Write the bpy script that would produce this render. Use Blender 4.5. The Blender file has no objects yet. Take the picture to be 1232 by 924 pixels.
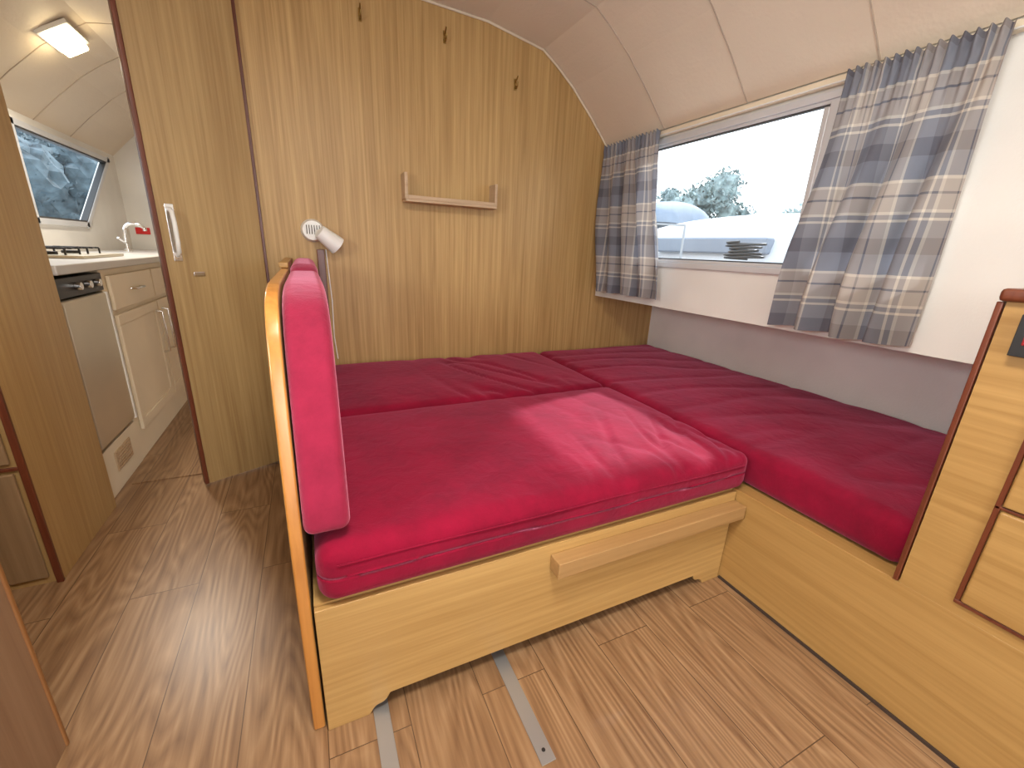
import bpy, bmesh, math, random
from mathutils import Vector, Matrix, noise
random.seed(3)
S=bpy.context.scene
COL=S.collection

# ------------------------------------------------------------ materials
def newmat(name):
    m=bpy.data.materials.new(name); m.use_nodes=True
    nt=m.node_tree; b=nt.nodes['Principled BSDF']
    return m,nt,b
def N(nt,t,**k):
    n=nt.nodes.new(t)
    for a,v in k.items(): setattr(n,a,v)
    return n
def L(nt,a,b): nt.links.new(a,b)
def ramp(nt,stops,interp='LINEAR'):
    r=N(nt,'ShaderNodeValToRGB'); cr=r.color_ramp; cr.interpolation=interp
    while len(cr.elements)>1: cr.elements.remove(cr.elements[-1])
    cr.elements[0].position=stops[0][0]; cr.elements[0].color=(*stops[0][1],1)
    for p,c in stops[1:]:
        e=cr.elements.new(p); e.color=(*c,1)
    return r
def plain(name,col,rough=.5,metal=0,bump=0,bscale=200,sheen=0,emit=None,estr=0,coat=0,var=.06):
    m,nt,b=newmat(name)
    tc=N(nt,'ShaderNodeTexCoord'); no=N(nt,'ShaderNodeTexNoise'); no.inputs['Scale'].default_value=3
    L(nt,tc.outputs['Object'],no.inputs['Vector'])
    r=ramp(nt,[(.3,tuple(c*(1-var) for c in col)),(.7,tuple(min(1,c*(1+var)) for c in col))])
    L(nt,no.outputs['Fac'],r.inputs['Fac']); L(nt,r.outputs['Color'],b.inputs['Base Color'])
    b.inputs['Roughness'].default_value=rough; b.inputs['Metallic'].default_value=metal
    b.inputs['Coat Weight'].default_value=coat
    if sheen: b.inputs['Sheen Weight'].default_value=sheen
    if emit: b.inputs['Emission Color'].default_value=(*emit,1); b.inputs['Emission Strength'].default_value=estr
    if bump:
        n2=N(nt,'ShaderNodeTexNoise'); n2.inputs['Scale'].default_value=bscale
        L(nt,tc.outputs['Object'],n2.inputs['Vector'])
        bp=N(nt,'ShaderNodeBump'); bp.inputs['Strength'].default_value=bump; bp.inputs['Distance'].default_value=.01
        L(nt,n2.outputs['Fac'],bp.inputs['Height']); L(nt,bp.outputs['Normal'],b.inputs['Normal'])
    return m
def wood(name,dark,light,axis='z',s=60,stretch=.03,rough=.4,coat=.0,lo=.3,hi=.7):
    m,nt,b=newmat(name)
    tc=N(nt,'ShaderNodeTexCoord'); mp=N(nt,'ShaderNodeMapping')
    sc=[s,s,s]; sc['xyz'.index(axis)]=s*stretch; mp.inputs['Scale'].default_value=sc
    L(nt,tc.outputs['Object'],mp.inputs['Vector'])
    n1=N(nt,'ShaderNodeTexNoise'); n1.inputs['Scale'].default_value=1; n1.inputs['Detail'].default_value=5
    n1.inputs['Roughness'].default_value=.6; n1.inputs['Distortion'].default_value=.3
    L(nt,mp.outputs[0],n1.inputs['Vector'])
    mp2=N(nt,'ShaderNodeMapping'); sc2=[6,6,6]; sc2['xyz'.index(axis)]=.6; mp2.inputs['Scale'].default_value=sc2
    L(nt,tc.outputs['Object'],mp2.inputs['Vector'])
    n2=N(nt,'ShaderNodeTexNoise'); n2.inputs['Scale'].default_value=1; n2.inputs['Detail'].default_value=2
    L(nt,mp2.outputs[0],n2.inputs['Vector'])
    mx=N(nt,'ShaderNodeMath',operation='MULTIPLY_ADD'); mx.inputs[1].default_value=.3
    L(nt,n2.outputs['Fac'],mx.inputs[0])
    m2=N(nt,'ShaderNodeMath',operation='MULTIPLY'); m2.inputs[1].default_value=.7
    L(nt,n1.outputs['Fac'],m2.inputs[0]); L(nt,m2.outputs[0],mx.inputs[2])
    r=ramp(nt,[(lo,dark),(hi,light)]); L(nt,mx.outputs[0],r.inputs['Fac'])
    L(nt,r.outputs['Color'],b.inputs['Base Color'])
    b.inputs['Roughness'].default_value=rough; b.inputs['Coat Weight'].default_value=coat
    b.inputs['Coat Roughness'].default_value=.15
    bp=N(nt,'ShaderNodeBump'); bp.inputs['Strength'].default_value=.12; bp.inputs['Distance'].default_value=.003
    L(nt,n1.outputs['Fac'],bp.inputs['Height']); L(nt,bp.outputs['Normal'],b.inputs['Normal'])
    return m

M_veneer=wood('veneer_oak',(.345,.200,.066),(.575,.375,.150),'z',80,.02,.46,0,.33,.67)
M_door=wood('veneer_door',(.30,.18,.068),(.465,.315,.135),'z',80,.02,.45,0,.33,.67)
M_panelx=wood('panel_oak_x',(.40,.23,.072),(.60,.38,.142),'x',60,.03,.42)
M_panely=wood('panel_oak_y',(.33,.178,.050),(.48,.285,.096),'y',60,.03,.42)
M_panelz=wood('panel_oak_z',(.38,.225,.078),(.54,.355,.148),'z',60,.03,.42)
M_mahog=wood('mahogany',(.085,.018,.008),(.19,.05,.02),'z',60,.05,.35,.15)
M_orange=wood('varnished_edge',(.42,.16,.03),(.66,.30,.07),'z',40,.05,.3,.4)
M_cleat=wood('pine_cleat',(.31,.17,.06),(.48,.29,.12),'x',50,.04,.45)
M_shelf=wood('shelf_wood',(.46,.31,.18),(.62,.46,.30),'x',60,.04,.5)
M_cream=plain('cream_cupboard',(.80,.69,.51),.45)
M_white=plain('white_wall',(.80,.78,.73),.6,bump=.08,bscale=150)
M_lower=plain('hull_lining',(.93,.92,.87),.7,bump=.15,bscale=120)
M_ceil=plain('ceiling_vinyl',(.74,.635,.50),.6,bump=.12,bscale=60,var=.03)
M_seam=plain('ceiling_seam',(.50,.41,.32),.7)
M_beige=plain('beige_trim',(.78,.68,.52),.5)
M_frame=plain('window_white_alu',(.70,.72,.75),.4,.3)
M_rub=plain('rubber',(.06,.06,.06),.6)
M_chrome=plain('chrome',(.8,.8,.8),.15,1)
M_brass=plain('brass',(.40,.27,.09),.35,1)
M_steel=plain('track_steel',(.40,.40,.40),.45,.7)
M_plastic=plain('white_plastic',(.85,.84,.80),.35)
M_black=plain('black_plastic',(.02,.02,.02),.4)
M_red=plain('red_label',(.7,.02,.02),.4)
M_dred=plain('socket_red',(.30,.01,.015),.4)
M_fridge=plain('fridge_steel',(.62,.55,.42),.32,.7)
M_counter=plain('worktop',(.60,.58,.55),.3)
M_gel=plain('gelcoat',(.60,.61,.63),.5)
M_strake=plain('strake_grey',(.34,.35,.36),.6)
M_tint=plain('tinted_glass',(.22,.25,.30),.2)
M_cover=plain('canvas_cover',(.24,.28,.34),.8)
M_water=plain('dock_water',(.45,.5,.52),.3)
M_leaf_hazed=plain('foliage_hazed',(.27,.33,.32),.9,var=.6)  # leaf colour lightened to carry the haze outside
M_leaf2=plain('foliage_dark',(.075,.105,.12),.9,var=.5)
M_brownside=wood('side_wood',(.22,.13,.06),(.36,.23,.12),'z',50,.04,.5)
M_darkside=wood('side_cabinet_wood',(.24,.135,.075),(.36,.225,.135),'z',50,.04,.5)
M_darkedge=wood('side_cabinet_edge',(.22,.09,.03),(.36,.17,.06),'z',50,.04,.4)
M_greystrip=plain('dark_gap',(.05,.03,.02),.8)
M_lampglow=plain('lamp_diffuser',(.9,.85,.7),.4,emit=(1,.82,.5),estr=14)

def velvet(name,base,sheen,tint):
    m,nt,b=newmat(name)
    tc=N(nt,'ShaderNodeTexCoord')
    n1=N(nt,'ShaderNodeTexNoise'); n1.inputs['Scale'].default_value=5; n1.inputs['Detail'].default_value=7; n1.inputs['Roughness'].default_value=.7
    L(nt,tc.outputs['Object'],n1.inputs['Vector'])
    r=ramp(nt,[(.3,tuple(c*.70 for c in base)),(.72,tuple(min(1,c*1.28) for c in base))])
    L(nt,n1.outputs['Fac'],r.inputs['Fac']); L(nt,r.outputs['Color'],b.inputs['Base Color'])
    b.inputs['Roughness'].default_value=.8; b.inputs['Specular IOR Level'].default_value=.15
    b.inputs['Sheen Weight'].default_value=sheen; b.inputs['Sheen Roughness'].default_value=.45; b.inputs['Sheen Tint'].default_value=(*tint,1)
    n2=N(nt,'ShaderNodeTexNoise'); n2.inputs['Scale'].default_value=260
    L(nt,tc.outputs['Object'],n2.inputs['Vector'])
    n3=N(nt,'ShaderNodeTexNoise'); n3.inputs['Scale'].default_value=16; n3.inputs['Detail'].default_value=3; n3.inputs['Distortion'].default_value=.8
    L(nt,tc.outputs['Object'],n3.inputs['Vector'])
    bp=N(nt,'ShaderNodeBump'); bp.inputs['Strength'].default_value=.25; bp.inputs['Distance'].default_value=.003
    L(nt,n2.outputs['Fac'],bp.inputs['Height'])
    bp2=N(nt,'ShaderNodeBump'); bp2.inputs['Strength'].default_value=.30; bp2.inputs['Distance'].default_value=.012
    L(nt,n3.outputs['Fac'],bp2.inputs['Height']); L(nt,bp.outputs['Normal'],bp2.inputs['Normal']); L(nt,bp2.outputs['Normal'],b.inputs['Normal'])
    return m
M_red_velvet=velvet('red_velvet',(.222,.002,.022),.45,(1,.3,.5))
M_pink_velvet=velvet('red_velvet_back',(.27,.014,.045),.65,(1,.4,.55))

def floor_mat():
    m,nt,b=newmat('laminate_floor')
    tc=N(nt,'ShaderNodeTexCoord'); mp=N(nt,'ShaderNodeMapping'); mp.inputs['Rotation'].default_value=(0,0,math.radians(90))
    mp.inputs['Location'].default_value=(.35,.06,0)
    L(nt,tc.outputs['Object'],mp.inputs['Vector'])
    br=N(nt,'ShaderNodeTexBrick'); br.inputs['Scale'].default_value=1; br.inputs['Brick Width'].default_value=1.25; br.inputs['Row Height'].default_value=.2
    br.inputs['Mortar Size'].default_value=.0013; br.inputs['Mortar Smooth'].default_value=.1; br.offset=.37
    br.inputs['Color1'].default_value=(.30,.30,.30,1); br.inputs['Color2'].default_value=(.75,.75,.75,1); br.inputs['Mortar'].default_value=(.5,.5,.5,1)
    L(nt,mp.outputs[0],br.inputs['Vector'])
    add=N(nt,'ShaderNodeVectorMath',operation='MULTIPLY_ADD'); add.inputs[1].default_value=(7,7,7)
    L(nt,br.outputs['Color'],add.inputs[0]); L(nt,tc.outputs['Object'],add.inputs[2])
    mp2=N(nt,'ShaderNodeMapping'); mp2.inputs['Scale'].default_value=(5,.6,1); L(nt,add.outputs[0],mp2.inputs['Vector'])
    n1=N(nt,'ShaderNodeTexNoise'); n1.inputs['Scale'].default_value=1.3; n1.inputs['Detail'].default_value=1.0
    L(nt,mp2.outputs[0],n1.inputs['Vector'])
    mul=N(nt,'ShaderNodeMath',operation='MULTIPLY'); mul.inputs[1].default_value=20; L(nt,n1.outputs['Fac'],mul.inputs[0])
    fr=N(nt,'ShaderNodeMath',operation='PINGPONG'); fr.inputs[1].default_value=.5; L(nt,mul.outputs[0],fr.inputs[0])
    mp3=N(nt,'ShaderNodeMapping'); mp3.inputs['Scale'].default_value=(70,3,1); L(nt,add.outputs[0],mp3.inputs['Vector'])
    n2=N(nt,'ShaderNodeTexNoise'); n2.inputs['Scale'].default_value=1; n2.inputs['Detail'].default_value=3; L(nt,mp3.outputs[0],n2.inputs['Vector'])
    a=N(nt,'ShaderNodeMath',operation='MULTIPLY_ADD'); a.inputs[1].default_value=.50; L(nt,fr.outputs[0],a.inputs[0])
    a2=N(nt,'ShaderNodeMath',operation='MULTIPLY'); a2.inputs[1].default_value=.75; L(nt,n2.outputs['Fac'],a2.inputs[0]); L(nt,a2.outputs[0],a.inputs[2])
    r=ramp(nt,[(.25,(.20,.105,.050)),(.5,(.31,.178,.088)),(.78,(.44,.275,.148))]); L(nt,a.outputs[0],r.inputs['Fac'])
    hs=N(nt,'ShaderNodeMix',data_type='RGBA',blend_type='MULTIPLY'); hs.inputs[0].default_value=.12
    L(nt,r.outputs['Color'],hs.inputs[6]); L(nt,br.outputs['Color'],hs.inputs[7])
    mo=N(nt,'ShaderNodeMix',data_type='RGBA'); L(nt,br.outputs['Fac'],mo.inputs[0]); L(nt,hs.outputs[2],mo.inputs[6]); mo.inputs[7].default_value=(.11,.06,.03,1)
    L(nt,mo.outputs[2],b.inputs['Base Color']); b.inputs['Roughness'].default_value=.33
    return m
M_floor=floor_mat()

def plaid_mat():
    m,nt,b=newmat('plaid_fabric')
    uv=N(nt,'ShaderNodeTexCoord'); sp=N(nt,'ShaderNodeSeparateXYZ'); L(nt,uv.outputs['UV'],sp.inputs[0])
    cream=(.68,.62,.53); beige=(.44,.385,.34); grey=(.235,.235,.26); dark=(.12,.118,.142); blue=(.21,.225,.27)
    stops=[(0,dark),(.17,grey),(.34,cream),(.37,grey),(.42,cream),(.45,beige),(.60,dark),(.625,beige),(.74,cream),(.77,blue)]
    outs=[]
    for i,per in ((0,.27),(1,.30)):
        d=N(nt,'ShaderNodeMath',operation='DIVIDE'); d.inputs[1].default_value=per; L(nt,sp.outputs[i],d.inputs[0])
        f=N(nt,'ShaderNodeMath',operation='FRACT'); L(nt,d.outputs[0],f.inputs[0])
        r=ramp(nt,stops,'CONSTANT'); L(nt,f.outputs[0],r.inputs['Fac']); outs.append(r)
    mx=N(nt,'ShaderNodeMix',data_type='RGBA'); mx.inputs[0].default_value=.55
    L(nt,outs[0].outputs['Color'],mx.inputs[6]); L(nt,outs[1].outputs['Color'],mx.inputs[7])
    L(nt,mx.outputs[2],b.inputs['Base Color']); b.inputs['Roughness'].default_value=.9; b.inputs['Sheen Weight'].default_value=.1
    tr=N(nt,'ShaderNodeBsdfTranslucent'); L(nt,mx.outputs[2],tr.inputs['Color'])
    ms=N(nt,'ShaderNodeMixShader'); ms.inputs[0].default_value=.22
    L(nt,b.outputs[0],ms.inputs[1]); L(nt,tr.outputs[0],ms.inputs[2])
    L(nt,ms.outputs[0],nt.nodes['Material Output'].inputs['Surface'])
    return m
M_plaid=plaid_mat()

def glass_mat():
    m,nt,b=newmat('window_glass')
    t=N(nt,'ShaderNodeBsdfTransparent'); t.inputs[0].default_value=(.95,.98,1,1)
    g=N(nt,'ShaderNodeBsdfGlossy'); g.inputs['Roughness'].default_value=.02
    ms=N(nt,'ShaderNodeMixShader'); ms.inputs[0].default_value=.05
    L(nt,t.outputs[0],ms.inputs[1]); L(nt,g.outputs[0],ms.inputs[2]); L(nt,ms.outputs[0],nt.nodes['Material Output'].inputs['Surface'])
    return m
M_glass=glass_mat()

# ------------------------------------------------------------ geometry helpers
def mkobj(name,bm,mats,smooth=False):
    me=bpy.data.meshes.new(name); bmesh.ops.recalc_face_normals(bm,faces=bm.faces[:]); bm.to_mesh(me); bm.free()
    o=bpy.data.objects.new(name,me); COL.objects.link(o)
    for m in (mats if isinstance(mats,(list,tuple)) else [mats]): me.materials.append(m)
    if smooth:
        for p in me.polygons: p.use_smooth=True
    return o
def bevel(o,w,seg=2):
    md=o.modifiers.new('bev','BEVEL'); md.width=w; md.segments=seg; md.limit_method='ANGLE'; md.angle_limit=math.radians(35)
    for p in o.data.polygons: p.use_smooth=True
    wn=o.modifiers.new('wn','WEIGHTED_NORMAL'); wn.keep_sharp=True
    return o
def addbox(bm,x0,x1,y0,y1,z0,z1,mi=0,M=None):
    vs=[bm.verts.new((x,y,z)) for x in (x0,x1) for y in (y0,y1) for z in (z0,z1)]
    if M is not None:
        for v in vs: v.co=M@v.co
    for f in ((0,1,3,2),(4,6,7,5),(0,4,5,1),(2,3,7,6),(0,2,6,4),(1,5,7,3)):
        fc=bm.faces.new([vs[i] for i in f]); fc.material_index=mi
def box(name,x0,x1,y0,y1,z0,z1,mat,bev=0.003,M=None):
    bm=bmesh.new(); addbox(bm,x0,x1,y0,y1,z0,z1,0,M)
    o=mkobj(name,bm,mat)
    if bev: bevel(o,bev)
    return o
def boxes(name,lst,mats,bev=0.002):
    bm=bmesh.new()
    for b in lst: addbox(bm,*b[:6],b[6] if len(b)>6 else 0)
    o=mkobj(name,bm,mats)
    if bev: bevel(o,bev)
    return o
def prism(name,pts,axis,a0,a1,mats,bev=0,edge_mi=0,capmi=0):
    bm=bmesh.new()
    def P(p,a):
        if axis=='x': return (a,p[0],p[1])
        if axis=='y': return (p[0],a,p[1])
        return (p[0],p[1],a)
    A=[bm.verts.new(P(p,a0)) for p in pts]; B=[bm.verts.new(P(p,a1)) for p in pts]
    f=bm.faces.new(A); f.material_index=capmi; f=bm.faces.new(B[::-1]); f.material_index=capmi
    n=len(pts)
    for i in range(n):
        f=bm.faces.new([A[i],A[(i+1)%n],B[(i+1)%n],B[i]]); f.material_index=edge_mi
    o=mkobj(name,bm,mats)
    if bev: bevel(o,bev,3)
    return o
def catmull(p,n=6):
    out=[]
    q=[p[0]]+list(p)+[p[-1]]
    for i in range(1,len(q)-2):
        for k in range(n):
            t=k/n
            out.append(tuple(.5*((2*q[i][j])+(-q[i-1][j]+q[i+1][j])*t+(2*q[i-1][j]-5*q[i][j]+4*q[i+1][j]-q[i+2][j])*t*t+(-q[i-1][j]+3*q[i][j]-3*q[i+1][j]+q[i+2][j])*t**3) for j in range(len(p[0]))))
    out.append(tuple(p[-1])); return out
def cyl(name,p0,p1,r0,mat,r1=None,seg=24,smooth=True):
    p0=Vector(p0);p1=Vector(p1); d=p1-p0
    bm=bmesh.new(); bmesh.ops.create_cone(bm,cap_ends=True,segments=seg,radius1=r0,radius2=r0 if r1 is None else r1,depth=d.length)
    q=d.to_track_quat('Z','Y').to_matrix().to_4x4()
    bmesh.ops.transform(bm,matrix=Matrix.Translation((p0+p1)/2)@q,verts=bm.verts[:])
    o=mkobj(name,bm,mat); bevel(o,min(r0,.002) if r0<.01 else .002); return o
def tube(name,pts,r,mat,res=8):
    cu=bpy.data.curves.new(name,'CURVE'); cu.dimensions='3D'; cu.bevel_depth=r; cu.bevel_resolution=3; cu.use_fill_caps=True
    sp=cu.splines.new('POLY'); sp.points.add(len(pts)-1)
    for i,p in enumerate(pts): sp.points[i].co=(*p,1)
    tmp=bpy.data.objects.new(name+'_c',cu); COL.objects.link(tmp)
    me=bpy.data.meshes.new_from_object(tmp.evaluated_get(bpy.context.evaluated_depsgraph_get()))
    bpy.data.objects.remove(tmp); me.materials.clear(); me.materials.append(mat)
    for p in me.polygons: p.use_smooth=True
    o=bpy.data.objects.new(name,me); COL.objects.link(o); return o
def group(name,parts):
    e=bpy.data.objects.new(name,None); COL.objects.link(e); e.empty_display_size=.05
    for p in parts: p.parent=e
    return e
def softbox(name,x0,x1,y0,y1,z0,z1,r,mat,step=.02,disp=None,bulge=0):
    c=Vector(((x0+x1)/2,(y0+y1)/2,(z0+z1)/2)); h=Vector(((x1-x0)/2,(y1-y0)/2,(z1-z0)/2))
    n=[max(8,int(2*h[i]/step)) for i in range(3)]
    bm=bmesh.new()
    for ax in range(3):
        a,b=[i for i in range(3) if i!=ax]
        for s in (-1,1):
            g=[[None]*(n[b]+1) for _ in range(n[a]+1)]
            for i in range(n[a]+1):
                for j in range(n[b]+1):
                    v=[0,0,0]; v[ax]=s*h[ax]; v[a]=(-1+2*i/n[a])*h[a]; v[b]=(-1+2*j/n[b])*h[b]
                    g[i][j]=bm.verts.new(v)
            for i in range(n[a]):
                for j in range(n[b]): bm.faces.new([g[i][j],g[i+1][j],g[i+1][j+1],g[i][j+1]])
    bmesh.ops.remove_doubles(bm,verts=bm.verts[:],dist=1e-5)
    for v in bm.verts:
        p=v.co.copy(); q=Vector([max(-(h[i]-r),min(h[i]-r,p[i])) for i in range(3)]); d=p-q
        if d.length>1e-9: p=q+d.normalized()*min(r,d.length)
        if bulge:
            ex=(1-abs(p.x/h.x)**4)*(1-abs(p.y/h.y)**4)
            if p.z>0: p.z-=bulge*(1-ex)
        w=p+c
        if disp: w=disp(w,p.z/h.z)
        v.co=w
    return mkobj(name,bm,mat,True)

# ------------------------------------------------------------ room shell
YB=2.57   # bulkhead face
prof=[(1.86,1.88),(1.72,2.025),(1.57,2.165),(1.45,2.255),(1.35,2.318),(1.0,2.378),(.6,2.395),(.18,2.40)]
prof=prof+[(.36-x,z) for x,z in prof[-2::-1]]
def ceiling_strip(name,y0,y1,off,th,mat):
    bm=bmesh.new(); rows=[]
    for x,z in prof:
        rows.append([bm.verts.new((x-(x-.18)*off*.5,y,z-off)) for y in (y0,y1)]+[bm.verts.new((x+(x-.18)*th*.5,y,z+th)) for y in (y1,y0)])
    for a,b in zip(rows[:-1],rows[1:]):
        for k in range(4): bm.faces.new([a[k],a[(k+1)%4],b[(k+1)%4],b[k]])
    bm.faces.new(rows[0]); bm.faces.new(rows[-1][::-1])
    return mkobj(name,bm,mat)
o=ceiling_strip('ceiling',-1.6,5.45,0,.04,M_ceil)
k=1
for y in (.02,.53,1.04,1.55,2.06,3.1,3.6,4.1,4.6):
    ceiling_strip('trim_%d'%k,y-.0022,y+.0022,.0030,.002,M_seam); k+=1
box('floor',-1.55,2.48,-1.6,5.45,-.05,0,M_floor,0)
pts=[(-.19,0),(2.46,0),(2.46,.93),(1.88,.93),(1.88,1.88)]+[(x,z) for x,z in prof if x<1.87 and x>-.19]+[(-.19,2.396)]
prism('wall_back',pts,'y',YB,YB+.03,M_veneer)
tube('trim_%d'%k,[(x-.006*(1 if x>1 else 0),YB-.005,z-.006) for x,z in prof if x>-.19],.006,M_beige); k+=1
boxes('trim_%d'%k,[(-.203,-.180,YB-.012,YB+.04,0,2.39)],[M_mahog]); k+=1
wy0,wy1,wz0,wz1=.72,2.22,1.15,1.83
X0,X1=1.875,1.925
boxes('wall_right',[(X0,X1,-1.6,5.45,.92,wz0),(X0,X1,-1.6,wy0,wz0,1.90),(X0,X1,wy1,5.45,wz0,1.90),(X0,X1,wy0,wy1,wz1,1.90),
     (X1,2.48,-1.6,2.57,.925,.96),],[M_white],0)
boxes('wall_hull_right',[(2.43,2.48,-1.6,5.45,0,.925)],[M_lower],0)
boxes('trim_%d'%k,[(1.850,1.874,.5,2.56,1.842,1.872)],[M_beige],.004); k+=1
px0,px1=-1.55,-1.5
def portwall():
    polys=[[(-1.6,0),(5.45,0),(5.45,1.25),(-1.6,1.25)],[(-1.6,1.83),(5.45,1.83),(5.45,1.9),(-1.6,1.9)],
           [(2.95,1.25),(2.95,1.83),(.9,1.83),(.9,1.25)],[(4.50,1.25),(5.45,1.25),(5.45,1.83),(5.25,1.83)],[(-1.6,1.25),(-.6,1.25),(-.6,1.83),(-1.6,1.83)]]
    bm=bmesh.new()
    for p in polys:
        A=[bm.verts.new((px0,a,b)) for a,b in p]; B=[bm.verts.new((px1,a,b)) for a,b in p]
        bm.faces.new(A); bm.faces.new(B[::-1])
        for i in range(len(p)): bm.faces.new([A[i],A[(i+1)%len(p)],B[(i+1)%len(p)],B[i]])
    return mkobj('wall_left',bm,M_white)
portwall()
box('wall_front',-1.55,1.93,5.42,5.47,0,2.42,M_white,0)
boxes('wall_rear',[(-1.55,-.5,-1.65,-1.6,0,2.4),(.9,2.48,-1.65,-1.6,0,2.4),(-.5,.9,-1.65,-1.6,2.1,2.4)],[M_veneer],0)

# ------------------------------------------------------------ windows
def winframe(name,x,y0,y1,z0,z1,mull=None):
    w=.028; parts=[]
    parts.append(boxes('frame',[(x-.012,x+.03,y0,y1,z0,z0+w),(x-.012,x+.03,y0,y1,z1-w,z1),(x-.012,x+.03,y0,y0+w,z0+w,z1-w),(x-.012,x+.03,y1-w,y1,z0+w,z1-w),
        (x-.004,x+.024,y0+w,y1-w,z0+w,z0+w+.016),(x-.004,x+.024,y0+w,y1-w,z1-w-.014,z1-w)],[M_frame],.003))
    parts.append(boxes('rubber_seal',[(x+.0,x+.018,y0+w,y1-w,z0+w+.016,z0+w+.022),(x+.0,x+.018,y0+w,y1-w,z1-w-.02,z1-w-.014)],[M_rub],0))
    if mull:
        parts.append(boxes('sliding_sash',[(x-.006,x+.022,mull-.025,mull+.012,z0+w,z1-w),(x+.004,x+.02,mull+.018,mull+.04,z0+w,z1-w)],[M_frame],.003))
    parts.append(boxes('glass_pane',[(x+.006,x+.010,y0+w,y1-w,z0+w,z1-w)],[M_glass],0))
    return group(name,parts)
winframe('window_1',1.872,wy0,wy1,wz0,wz1,1.17)
def bar(bm,a,b,w,x0,x1):
    a=Vector(a);b=Vector(b); d=(b-a).normalized(); n=Vector((-d.y,d.x))*w/2
    q=[a+n,b+n,b-n,a-n]
    A=[bm.verts.new((x0,p.x,p.y)) for p in q];B=[bm.verts.new((x1,p.x,p.y)) for p in q]
    bm.faces.new(A);bm.faces.new(B[::-1])
    for i in range(4): bm.faces.new([A[i],A[(i+1)%4],B[(i+1)%4],B[i]])
bm=bmesh.new()
for a,b in (((2.95,1.265),(4.53,1.265)),((2.95,1.815),(5.25,1.815)),((4.50,1.25),(5.25,1.83)),((2.965,1.25),(2.965,1.83)),((3.80,1.25),(3.80,1.83))): bar(bm,a,b,.035,-1.53,-1.485)
f=mkobj('frame',bm,M_frame)
bm=bmesh.new()
for a,b in (((2.98,1.288),(4.52,1.288)),((2.98,1.792),(5.19,1.792)),((4.52,1.288),(5.19,1.80))): bar(bm,a,b,.012,-1.53,-1.49)
f2=mkobj('rubber_seal',bm,M_rub)
bm=bmesh.new(); vs=[bm.verts.new((-1.52,a,b)) for a,b in ((2.95,1.25),(4.50,1.25),(5.25,1.83),(2.95,1.83))]; bm.faces.new(vs)
g=mkobj('glass_pane',bm,M_glass)
group('window_2',[f,f2,g])
winframe('window_3',-1.515,-.6,.9,1.25,1.83,.2)

# ------------------------------------------------------------ bed base and mattresses
pl=[(-.058,0),(.045,0)]+catmull([(.045,0),(.06,.022),(.085,.03),(.10,.052)],4)[1:]+catmull([(1.22,.052),(1.235,.03),(1.265,.022),(1.28,0)],4)+[(1.366,0),(1.366,.385),(-.058,.385)]
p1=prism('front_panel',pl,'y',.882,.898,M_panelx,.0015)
p2=boxes('cleat',[(.575,1.366,.832,.8815,.300,.352)],[M_cleat],.003)
p3=boxes('berth_top',[(-.058,1.366,.90,2.565,.375,.390)],[M_panelx],0)
p4=boxes('rear_bearer',[(-.058,1.366,2.53,2.565,0,.374)],[M_panelx],0)
group('bed_base',[p1,p2,p3,p4])

def wrink(mask,amp,seed,ang,fx,fy,sharp=3.2):
    ca,sa=math.cos(ang),math.sin(ang)
    def f(w):
        m=mask(w)
        if m<=0: return 0
        a=w.x*ca+w.y*sa; b=-w.x*sa+w.y*ca
        n=noise.noise(Vector((a*fx,b*fy,seed)))
        r=(1-min(1,abs(n)*sharp))
        return -amp*m*r*r
    return f
def ss(a,b,x):
    t=max(0,min(1,(x-a)/(b-a))); return t*t*(3-2*t)
W1=wrink(lambda w: ss(.75,1.05,w.x)*ss(1.45,1.1,w.y),.013,1.3,math.radians(-28),12,1.8)
W1c=wrink(lambda w: ss(.5,1.0,w.x)*ss(1.3,1.0,w.y),.010,6.3,math.radians(-5),14,2.4)
W1b=wrink(lambda w: .8*ss(.2,.9,w.x),.005,3.3,math.radians(12),4,1.6,2.5)
W2=wrink(lambda w: ss(.4,.7,w.x)*ss(1.4,1.0,w.x),.014,7.7,math.radians(25),8,1.8)
W3=wrink(lambda w: .8,.008,4.1,math.radians(80),5,1.2,2.6)
def mk_disp(fs,seed):
    def d(w,zr):
        w=w.copy()
        if zr>.3:
            dz=sum(f(w) for f in fs)-.006*abs(noise.noise(Vector((w.x*3,w.y*3,seed))))
            w.z+=dz*ss(.3,.9,zr)
        n=noise.noise(Vector((w.x*5,w.y*5,w.z*8+seed)))*.005
        w.y+=n*.6*ss(-1,-.6,zr)*ss(.95,.6,zr)
        return w
    return d
bc=softbox('mattress',-.045,1.402,.868,1.722,.394,.560,.046,M_red_velvet,.011,mk_disp([W1,W1c,W1b],2.2),.014)
pp=tube('piping',[(x,.8665+.0015*math.sin(x*9),.508-.005*max(0,math.sin((x-.75)*4))) for x in [0.0+i*.05 for i in range(28)]],.0022,M_red_velvet)
group('bed_cushion',[bc,pp])
softbox('bed_cushion.001',-.045,1.402,1.736,2.555,.394,.560,.042,M_red_velvet,.014,mk_disp([W2],5.2),.016)
softbox('bed_cushion.002',1.414,2.42,.405,2.555,.394,.555,.042,M_red_velvet,.015,mk_disp([W3],9.1),.012)

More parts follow.
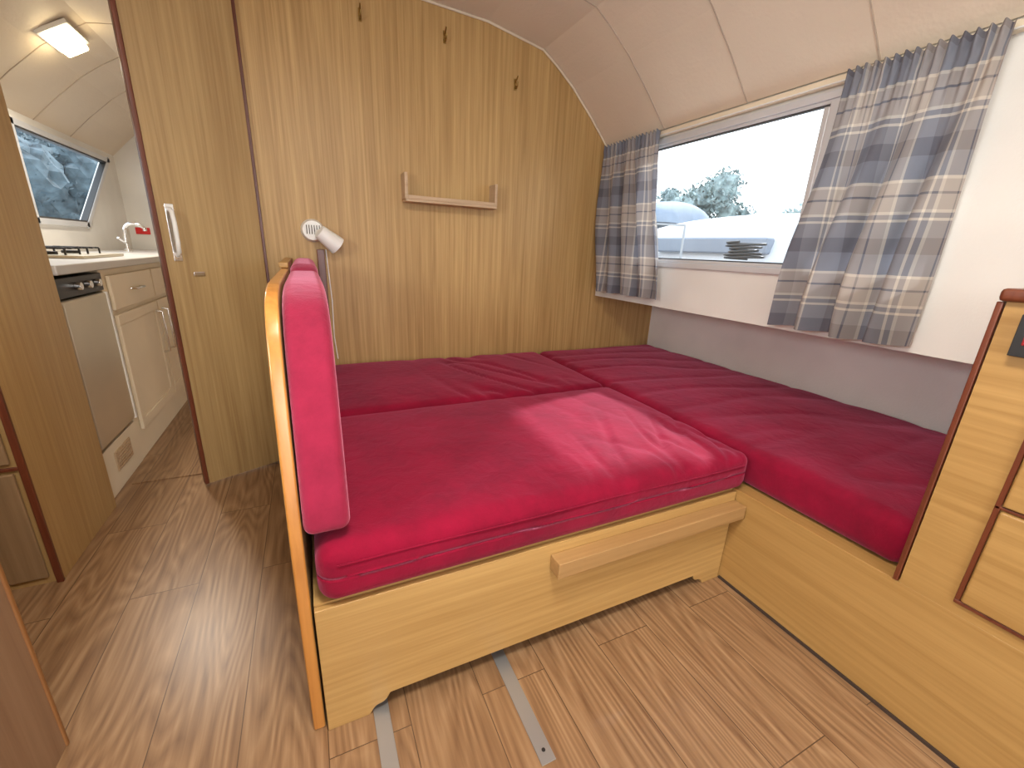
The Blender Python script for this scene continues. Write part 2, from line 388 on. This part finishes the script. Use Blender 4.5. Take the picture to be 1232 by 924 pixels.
# ------------------------------------------------------------ dinette end panel + back cushions
fr=catmull([(.895,0),(.898,.3),(.906,.45),(.924,.62),(.955,.80),(.990,.94),(1.030,1.03),(1.10,1.085),(1.22,1.103)],6)
pl=fr+[(2.5,1.102),(2.54,1.09),(2.54,0)]
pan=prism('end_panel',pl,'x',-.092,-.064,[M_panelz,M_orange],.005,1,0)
cap=boxes('top_cap',[(-.098,-.064,1.9,2.54,1.104,1.125)],[M_panely],.004)
group('headboard',[pan,cap])
def backcush(name,y0pts,yend):
    pl=y0pts+[(yend,y0pts[-1][1]),(yend,.563)]
    o=prism(name,pl,'x',-.060,.038,M_pink_velvet)
    md=o.modifiers.new('b','BEVEL'); md.width=.032; md.segments=6; md.limit_method='ANGLE'; md.angle_limit=math.radians(50)
    for p in o.data.polygons: p.use_smooth=True
    wn=o.modifiers.new('wn','WEIGHTED_NORMAL')
    return o
cf=catmull([(.965,.563),(.915,.573),(.894,.600),(.908,.68),(.942,.80),(.978,.92),(1.020,1.01),(1.085,1.072),(1.19,1.098),(1.30,1.105)],5)
backcush('headboard_cushion',cf,1.74)
backcush('headboard_cushion.001',catmull([(1.77,.563),(1.765,.8),(1.77,1.0),(1.80,1.09),(1.88,1.125)],4),2.52)

# ------------------------------------------------------------ starboard seat base and cabinet
CX=1.37
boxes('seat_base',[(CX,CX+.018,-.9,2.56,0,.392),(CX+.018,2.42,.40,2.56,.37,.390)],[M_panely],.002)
boxes('base_gap_strip',[(CX-.006,CX,-.85,.878,0,.010)],[M_greystrip],0)  # near-black strip paints in the dark gap along the floor
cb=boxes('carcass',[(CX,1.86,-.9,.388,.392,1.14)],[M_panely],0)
tp=boxes('top_trim',[(CX-.015,1.86,-.9,.40,1.14,1.168)],[M_mahog],.008)
vt=boxes('edge_trim',[(CX-.005,CX+.02,.391,.402,.394,1.139)],[M_mahog],.002)
dr=boxes('drawer_fronts',[(CX-.014,CX,-.30,.272,.700,.935),(CX-.014,CX,-.30,.272,.436,.688)],[M_panely],.005)
ds=boxes('drawer_surround',[(CX-.008,CX,-.31,.284,.424,.434),(CX-.008,CX,.274,.284,.434,.95),(CX-.008,CX,-.31,.284,.690,.698),(CX-.008,CX,-.31,.284,.937,.95)],[M_mahog],.002)
sk=boxes('socket',[(CX-.024,CX,.29,.352,1.03,1.118,0),(CX-.027,CX-.024,.305,.337,1.055,1.075,1),(CX-.027,CX-.024,.305,.337,1.085,1.10,0)],[M_black,M_dred],.004)
group('storage_cabinet',[cb,tp,vt,dr,ds,sk])

# floor tracks
def track(name,x,y0,y1):
    a=boxes('strip',[(x-.020,x+.020,y0,y1,.0005,.003)],[M_steel],.001)
    h=[cyl('screw_%d'%i,(x,y,.003),(x,y,.0045),.005,M_black,seg=12) for i,y in enumerate([y0+.03,(y0+y1)/2,y1-.05])]
    group(name,[a]+h)
track('floor_track',.073,.55,1.6); track('floor_track',.43,.59,1.6)

# ------------------------------------------------------------ curtains
def curtain(y0t,y1t,y0b,y1b,zt,zb,x,npl,nf,cloth,seed):
    nu,nv=260,70; bm=bmesh.new(); uvl=bm.loops.layers.uv.new('UVMap')
    G=[]; UV={}
    for i in range(nu+1):
        u=i/nu; row=[]
        for j in range(nv+1):
            v=j/nv
            head=math.exp(-((v-.07)/.09)**2) if v>.07 else 1
            e=ss(0,1,v)
            y=(y0t+(y1t-y0t)*u)*(1-e)+(y0b+(y1b-y0b)*u)*e
            ph=.9*noise.noise(Vector((u*3,v*1.5,seed)))
            a1=.008*(head*.92+.08*(1-v)); a2=.003+.030*ss(.03,.6,v)
            dx=a1*math.sin(2*math.pi*npl*u+ph)+a2*math.sin(2*math.pi*(nf*u+.25*math.sin(3*v+seed))+ph*2)+.010*v*noise.noise(Vector((u*9,v*2,seed+4)))
            y+=.3*a2*math.cos(2*math.pi*nf*u+ph*2)
            pin=.006*math.exp(-((v-.07)/.02)**2)
            z=zt+(zb-zt)*v+.006*math.sin(2*math.pi*npl*u)*(1 if v<.03 else 0)+.016*noise.noise(Vector((u*4,0,seed)))*v
            vt=bm.verts.new((x-dx-.012*v+pin*math.sin(2*math.pi*npl*u),y,z)); UV[vt]=(u*cloth,(1-v)*(zt-zb)); row.append(vt)
        G.append(row)
    for i in range(nu):
        for j in range(nv):
            f=bm.faces.new([G[i][j],G[i+1][j],G[i+1][j+1],G[i][j+1]])
            for l in f.loops: l[uvl].uv=UV[l.vert]
    return mkobj('curtain',bm,M_plaid,True)
curtain(2.545,2.045,2.50,1.88,1.872,.968,1.822,17,4.2,.80,1.0)
curtain(1.115,.695,1.165,.715,1.862,.945,1.812,15,3.6,.72,5.0)
rod=cyl('rod',(1.845,.5,1.848),(1.845,2.56,1.848),.003,M_plastic,seg=10)
b1=boxes('bracket_1',[(1.84,1.85,2.555,2.565,1.835,1.86)],[M_plastic],.002)
b2=boxes('bracket_2',[(1.84,1.85,.5,.52,1.835,1.86)],[M_plastic],.002)
group('curtain_rod',[rod,b1,b2])

# ------------------------------------------------------------ bulkhead items
sx=.010
group('wall_shelf',[boxes('board',[(.505+sx,1.035+sx,2.475,YB-.001,1.435,1.449)],[M_shelf],.002),
    boxes('left_end',[(.50+sx,.517+sx,2.475,YB-.001,1.449,1.578)],[M_shelf],.002),
    boxes('right_end',[(1.020+sx,1.036+sx,2.475,YB-.001,1.449,1.568)],[M_shelf],.002),
    boxes('front_lip',[(.517+sx,1.020+sx,2.475,2.487,1.449,1.468)],[M_shelf],.002)])
for x,z in ((.341,2.256),(.761,2.253),(1.177,2.112)):
    pl=boxes('plate',[(x-.008,x+.008,YB-.003,YB,z-.028,z+.028)],[M_brass],.001)
    hk=tube('hook',[(x,YB-.003,z-.01),(x,YB-.02,z-.022),(x,YB-.036,z-.015),(x,YB-.04,z+.005)],.0035,M_brass)
    h2=tube('peg',[(x,YB-.003,z+.012),(x,YB-.025,z+.022),(x,YB-.034,z+.035)],.0035,M_brass)
    group('coat_hook',[pl,hk,h2])
bx,bz=.045,1.262
lb=cyl('base_plate',(bx,YB-.001,bz),(bx,YB-.035,bz),.058,M_plastic,.048)
arm=cyl('knuckle',(bx+.02,YB-.03,bz-.01),(bx+.05,YB-.075,bz-.025),.016,M_plastic)
hd=cyl('lamp_head',(bx+.028,YB-.095,bz-.005),(bx+.112,YB-.072,bz-.072),.036,M_plastic,.048)
sl=boxes('vents',[(bx-.03+.012*i,bx-.026+.012*i,YB-.0375,YB-.035,bz-.018,bz+.026) for i in range(6)],[M_greystrip],0)
group('reading_lamp',[lb,arm,hd,sl])
boxes('trim_%d'%k,[(.055,.092,YB-.022,YB-.001,.56,1.17)],[M_mahog],.003); k+=1
tube('power_cord',[(.10,YB-.006,1.17),(.11,YB-.006,.9),(.105,YB-.006,.7),(.115,YB-.006,.57)],.003,M_plastic)

# ------------------------------------------------------------ door (partly open)
h=Vector((-.195,2.535)); e=Vector((-.570,2.362)); d=(e-h).normalized(); ln=(e-h).length
ang=math.atan2(d.y,d.x)
R=Matrix.Translation((h.x,h.y,0))@Matrix.Rotation(ang,4,'Z')
def dbox(n,x0,x1,y0,y1,z0,z1,m,b=.002): return box(n,x0,x1,y0,y1,z0,z1,m,b,R)
leaf=dbox('leaf',0,ln-.018,-.012,.012,.012,2.30,M_door)
edg=dbox('edge_lipping',ln-.018,ln,-.016,.016,.012,2.30,M_mahog,.003)
hs=[]
def TP(x,y,z): v=R@Vector((x,y,z)); return tuple(v)
hx=ln-.062
hs.append(dbox('handle_plate',hx-.016,hx+.016,.012,.016,1.10,1.335,M_chrome))
hs.append(tube('handle_grip',[TP(hx,.014,1.125),TP(hx,.045,1.14),TP(hx,.055,1.18),TP(hx,.055,1.26),TP(hx,.045,1.30),TP(hx,.014,1.315)],.009,M_plastic))
hs.append(dbox('latch_pull',hx-.09,hx-.045,.012,.020,1.035,1.055,M_chrome,.003))
group('door_1',[leaf,edg]+hs)
box('trim_%d'%k,-.90,-.19,2.50,2.60,.0005,.006,M_floor,.002); k+=1

# ------------------------------------------------------------ wardrobe partition & near side cabinet
pw=[(-1.49,0),(-.90,0),(-.90,2.325),(-1.0,2.29),(-1.21,2.14),(-1.49,1.86)]
a=prism('carcass',pw,'y',1.80,2.30,M_panelz,.002)
b_=boxes('edge_trim',[(-.915,-.896,1.788,1.80,0,2.3),(-1.49,-.915,1.79,1.80,.45,.462)],[M_mahog],.002)
c_=boxes('door_panel',[(-1.44,-.93,1.786,1.799,.03,.44),(-1.44,-.93,1.786,1.799,.475,1.8)],[M_brownside],.004)
kn=cyl('knob',(-1.0,1.785,1.1),(-1.0,1.765,1.1),.014,M_brass)
group('wardrobe',[a,b_,c_,kn])
a=boxes('carcass',[(-1.49,-.64,-.7,1.10,0,.93)],[M_darkside],.004)
b_=boxes('edge_trim',[(-.645,-.636,1.095,1.106,0,.93),(-1.49,-.630,-.7,1.108,.93,.955)],[M_darkedge],.003)
group('side_cabinet',[a,b_])

# ------------------------------------------------------------ galley
GX=-.93
def shaker(nm,y0,y1,z0,z1):
    w=.055; x0,x1=GX,GX+.018
    return boxes(nm,[(x0,x0+.010,y0+w,y1-w,z0+w,z1-w),(x0,x1,y0,y1,z0,z0+w),(x0,x1,y0,y1,z1-w,z1),(x0,x1,y0,y0+w,z0+w,z1-w),(x0,x1,y1-w,y1,z0+w,z1-w)],[M_cream],.003)
parts=[boxes('carcass',[(-1.49,GX-.002,2.80,5.40,0,1.03),(-1.49,GX,2.32,2.80,0,.235),(-1.49,GX-.05,2.32,2.80,.235,.25)],[M_cream],.003)]
parts+=[shaker('cupboard_door_%d'%i,y,y+.66,.16,.80) for i,y in enumerate((2.86,3.54,4.22))]
parts+=[boxes('drawer_front_%d'%i,[(GX,GX+.018,y,y+.66,.825,1.0)],[M_cream],.005) for i,y in enumerate((2.86,3.54,4.22))]
for i,y in enumerate((3.47,3.60)):
    parts.append(tube('bar_handle_%d'%i,[(GX+.018,y,.74),(GX+.05,y,.735),(GX+.05,y,.475),(GX+.018,y,.47)],.007,M_chrome))
for i,y in enumerate((3.19,3.87)):
    parts.append(tube('drawer_handle_%d'%i,[(GX+.018,y-.07,.915),(GX+.045,y-.065,.915),(GX+.045,y+.065,.915),(GX+.018,y+.07,.915)],.006,M_chrome))
parts.append(boxes('vent_grille',[(GX,GX+.005,2.48,2.68,.09,.19)]+[(GX+.005,GX+.010,2.495,2.665,.10+.015*i,.106+.015*i) for i in range(6)],[M_shelf],.001))
group('galley_cabinet',parts)
boxes('galley_worktop',[(-1.49,-.895,2.32,5.40,1.035,1.075),],[M_counter],.006)
fp=[boxes('body',[(-1.47,GX-.02,2.335,2.785,.252,1.02)],[M_black],.003),boxes('door',[(GX-.02,GX+.02,2.335,2.785,.262,.93)],[M_fridge],.012),
    boxes('control_strip',[(GX-.02,GX+.012,2.335,2.785,.938,1.02)],[M_black],.003),
    boxes('door_frame',[(GX-.01,GX+.024,2.765,2.787,.262,.93)],[M_plastic],.003)]
fp+=[cyl('knob_%d'%i,(GX+.012,y,.98),(GX+.035,y,.98),.017,M_chrome,seg=16) for i,y in enumerate((2.5,2.6,2.7))]
group('refrigerator',fp)
hp=[boxes('hob_plate',[(-1.40,-1.02,2.95,3.50,1.076,1.09)],[M_fridge],.004)]
for i,(x,y) in enumerate(((-1.21,3.09),(-1.21,3.35))):
    hp.append(cyl('burner_%d'%i,(x,y,1.09),(x,y,1.105),.04,M_black))
    bars=[]
    for t in (-.08,0,.08): bars+= [(x-.1,x+.1,y+t-.004,y+t+.004,1.118,1.126),(x+t-.004,x+t+.004,y-.1,y+.1,1.118,1.126)]
    bars+=[(x+a*.1-.004,x+a*.1+.004,y+b*.08-.004,y+b*.08+.004,1.09,1.12) for a in (-1,1) for b in (-1,1)]
    hp.append(boxes('pan_support_%d'%i,bars,[M_black],.001))
group('gas_hob',hp)
tx,ty=-1.22,4.30
group('sink_tap',[cyl('tap_base',(tx,ty,1.075),(tx,ty,1.10),.025,M_chrome),
    tube('spout',catmull([(tx,ty,1.10),(tx,ty,1.22),(tx+.02,ty,1.27),(tx+.07,ty,1.285),(tx+.12,ty,1.26),(tx+.125,ty,1.235)],5),.012,M_chrome),
    cyl('lever',(tx,ty,1.14),(tx-.03,ty-.06,1.18),.008,M_chrome)])
box('warning_sign',-1.45,-1.34,5.412,5.419,1.215,1.275,M_red,.001)
lp=Vector((-1.10,3.60,2.225)); sl_=math.atan2(2.32-2.18,.24)
T=Matrix.Translation(lp)@Matrix.Rotation(-sl_,4,'Y')
group('ceiling_lamp',[box('lamp_base',-.08,.08,-.14,.14,-.006,.016,M_plastic,.004,T),box('diffuser',-.06,.06,-.115,.115,-.045,-.006,M_lampglow,.012,T)])
M_fillglow=plain('fill_diffuser',(.9,.85,.7),.4,emit=(1,.9,.75),estr=3)  # glow of the added saloon fixture
group('ceiling_lamp',[cyl('lamp_base',(.2,.15,2.395),(.2,.15,2.375),.25,M_plastic,seg=48),cyl('diffuser',(.2,.15,2.375),(.2,.15,2.35),.23,M_fillglow,seg=48)])  # added fixture, unseen overhead, houses the saloon fill light

# ------------------------------------------------------------ outside
box('harbour_water',-60,60,-60,60,-1.05,-1.0,M_water,0)
# added board outside the side window, out of view, blocks sun from the floor
aw=boxes('sun_block_board',[(1.99,2.54,.20,1.62,1.988,2.0)],[M_cover],.003)
ar=boxes('sun_block_brackets',[(1.926,1.995,y,y+.03,1.87,2.0) for y in (.3,.9,1.5)],[M_frame],.002)
group('window_sun_block',[aw,ar])
def tree(x,y,zb,r,h_,seed,mat,nc=16,nl=110,qs=1,core=.75):
    bm=bmesh.new(); rnd=random.Random(seed)
    clumps=[(Vector((x+rnd.gauss(0,r*.4),y+rnd.gauss(0,r*.4),zb+h_*rnd.uniform(.36,.92))),r*rnd.uniform(.22,.38)) for _ in range(nc)]
    for c,s in clumps:
        for _ in range(nl):
            dv=Vector((rnd.gauss(0,1),rnd.gauss(0,1),rnd.gauss(0,1))).normalized()*s*rnd.uniform(.75,1.2)
            p=c+dv; q=rnd.uniform(.03,.075)*r*qs
            n1=Vector((rnd.gauss(0,1),rnd.gauss(0,1),rnd.gauss(0,1))).normalized(); n2=n1.orthogonal().normalized(); n3=n1.cross(n2)
            bm.faces.new([bm.verts.new(p+n2*q*1.4),bm.verts.new(p+n3*q*.6),bm.verts.new(p-n2*q*1.4),bm.verts.new(p-n3*q*.6)])
        bm2=bmesh.ops.create_icosphere(bm,subdivisions=3,radius=s*core,matrix=Matrix.Translation(c))
        for v in bm2['verts']:
            dd=v.co-c; v.co=c+dd*(1+.35*noise.noise(v.co*4))
    bmesh.ops.create_cone(bm,cap_ends=True,segments=10,radius1=r*.1,radius2=r*.06,depth=h_*.7,matrix=Matrix.Translation((x,y,zb+h_*.36)))
    mkobj('tree',bm,mat,False)
tree(17,15.8,-.97,2.4,5.9,1,M_leaf_hazed,20,200,.7); tree(19.5,11.6,-.97,1.5,5.2,2,M_leaf_hazed,16,160,.8); tree(24,29,-.97,3,6,3,M_leaf_hazed)
for i,(x,y,r,hh) in enumerate(((-14,30,4,9),(-12,38,5,10),(-18,24,4,6.5),(-9,22,3,5.5),(-16,34,5,9),(-13,26,3,6),(-22,36,5,9))):
    tree(x,y,-.97,r,hh,4+i,M_leaf2,22,300,.35,1.0)
def loft(name,secs,mat):
    bm=bmesh.new(); rows=[]
    for s in secs: rows.append([bm.verts.new(p) for p in s])
    for a,b in zip(rows[:-1],rows[1:]):
        for i in range(len(a)-1): bm.faces.new([a[i],a[i+1],b[i+1],b[i]])
    bm.faces.new(rows[0]); bm.faces.new(rows[-1][::-1])
    o=mkobj(name,bm,mat,False); md=o.modifiers.new('s','SUBSURF'); md.levels=2; md.render_levels=2
    for p in o.data.polygons: p.use_smooth=True
    return o
def boat(cx,cy,L_,w,zd,ch=1.0,rot=0,cover=False):
    hs=[];cs=[]
    for i in range(9):
        t=i/8; ww=w*(1-max(0,(t-.55)/.45)**2*.93); y=L_*(t-.5); zz=zd+.25*t*t
        hs.append([(-ww,y,zz),(-ww*.85,y,-.9),(ww*.85,y,-.9),(ww,y,zz),(ww*.6,y,zz+.12),(-ww*.6,y,zz+.12)])
    hull=loft('hull',hs,M_gel)
    for i in range(6):
        t=i/5; y=-L_*.3+L_*.55*t; hh=[.75,.85,.85,.75,.45,.12][i]*ch; ww=w*[.62,.66,.66,.62,.52,.35][i]
        cs.append([(-ww,y,zd),(-ww*.8,y,zd+hh),(0,y,zd+hh+.08),(ww*.8,y,zd+hh),(ww,y,zd)])
    cab=loft('cabin',cs,M_gel)
    win=boxes('cabin_windows',[(-w*.66,-w*.55,-L_*.2,-.1,zd+.3*ch,zd+.52*ch),(-w*.66,-w*.53,.1,L_*.06,zd+.3*ch,zd+.5*ch)],[M_tint],.02)
    rub=tube('rubbing_strake',[(-w*1.0,-L_*.5,zd-.05),(-w*1.01,0,zd+.0),(-w*.95,L_*.15,zd+.05)],.02,M_strake)
    rail=tube('guard_rail',[(-w*.9,-L_*.1,zd+.05),(-w*.9,-L_*.1,zd+.5),(-w*.8,L_*.3,zd+.7),(0,L_*.5,zd+.8)],.014,M_strake)
    parts=[hull,cab,win,rub,rail]
    if cover:
        parts.append(loft('canopy',[[(-w*.6,y,zd+.3),(-w*.5,y,zd+.3+h2),(0,y,zd+.4+h2),(w*.5,y,zd+.3+h2),(w*.6,y,zd+.3)] for y,h2 in ((-L_*.45,.35),(-L_*.3,.65),(-L_*.12,.7),(-L_*.02,.3))],M_cover))
    g=group('motor_boat',parts); g.location=(cx,cy,0); g.rotation_euler=(0,0,rot)
    return g
boat(4.9,4.6,7.5,1.35,1.05,.75,math.radians(8)); boat(12.5,11.6,8,1.4,1.9,.8,math.radians(-75),True)
tube('rope_coil',[(3.72+.07*math.cos(i*.5),2.85+.17*math.sin(i*.5)*(1+.2*math.sin(i*.13)),1.22+.0022*i) for i in range(70)],.010,M_black)

# ------------------------------------------------------------ lights
def area(name,loc,size,power,col,rot=(0,0,0),shape='DISK'):
    l=bpy.data.lights.new(name,'AREA'); l.shape=shape; l.size=size; l.energy=power; l.color=col
    o=bpy.data.objects.new(name,l); o.location=loc; o.rotation_euler=rot; COL.objects.link(o); return o
area('saloon_fill_light',(.2,.15,2.34),.46,38,(1,.94,.85))  # added fill from above, under the unseen fixture
area('galley_lamp_light',(-1.07,3.60,2.165),.2,26,(1,.92,.8),(0,-sl_,0))
area('companionway_fill',(.2,-1.7,1.3),1.3,18,(1,.98,.96),(math.radians(90),0,0))  # area lamp added at the unseen rear opening to fill the cabin
area('port_window_fill',(-1.56,.15,1.54),.55,34,(1,.98,.96),(0,math.radians(-90),0))  # area lamp added outside the port window to brighten the starboard hull
su=bpy.data.lights.new('sun','SUN'); su.energy=6; su.angle=math.radians(2.5); su.color=(1,.94,.92)
so=bpy.data.objects.new('sun',su); COL.objects.link(so); so.rotation_euler=Vector((-.95,-.46,-1)).to_track_quat('-Z','Y').to_euler()
w=bpy.data.worlds.new('world'); S.world=w; w.use_nodes=True; nt=w.node_tree; bg=nt.nodes['Background']
tc=N(nt,'ShaderNodeTexCoord'); sp=N(nt,'ShaderNodeSeparateXYZ'); L(nt,tc.outputs['Generated'],sp.inputs[0])
r=ramp(nt,[(0,(.75,.8,.85)),(.12,(1,1,1)),(.45,(.98,.99,1)),(.9,(.6,.78,1))]); L(nt,sp.outputs[2],r.inputs['Fac']); L(nt,r.outputs['Color'],bg.inputs['Color'])
bg.inputs['Strength'].default_value=3.0

# ------------------------------------------------------------ camera
cd=bpy.data.cameras.new('camera'); cam=bpy.data.objects.new('camera',cd); COL.objects.link(cam)
cd.sensor_width=36; cd.lens=36*509/1232; cd.clip_start=.02
fwd=Vector((.4139,.8598,-.2986)).normalized(); rt=Vector((.9058,-.4223,.0406)); rt=(rt-fwd*rt.dot(fwd)).normalized(); up=rt.cross(fwd)
cam.matrix_world=Matrix(((rt.x,up.x,-fwd.x,0),(rt.y,up.y,-fwd.y,0),(rt.z,up.z,-fwd.z,1.2),(0,0,0,1)))
S.camera=cam
S.view_settings.view_transform='Standard'
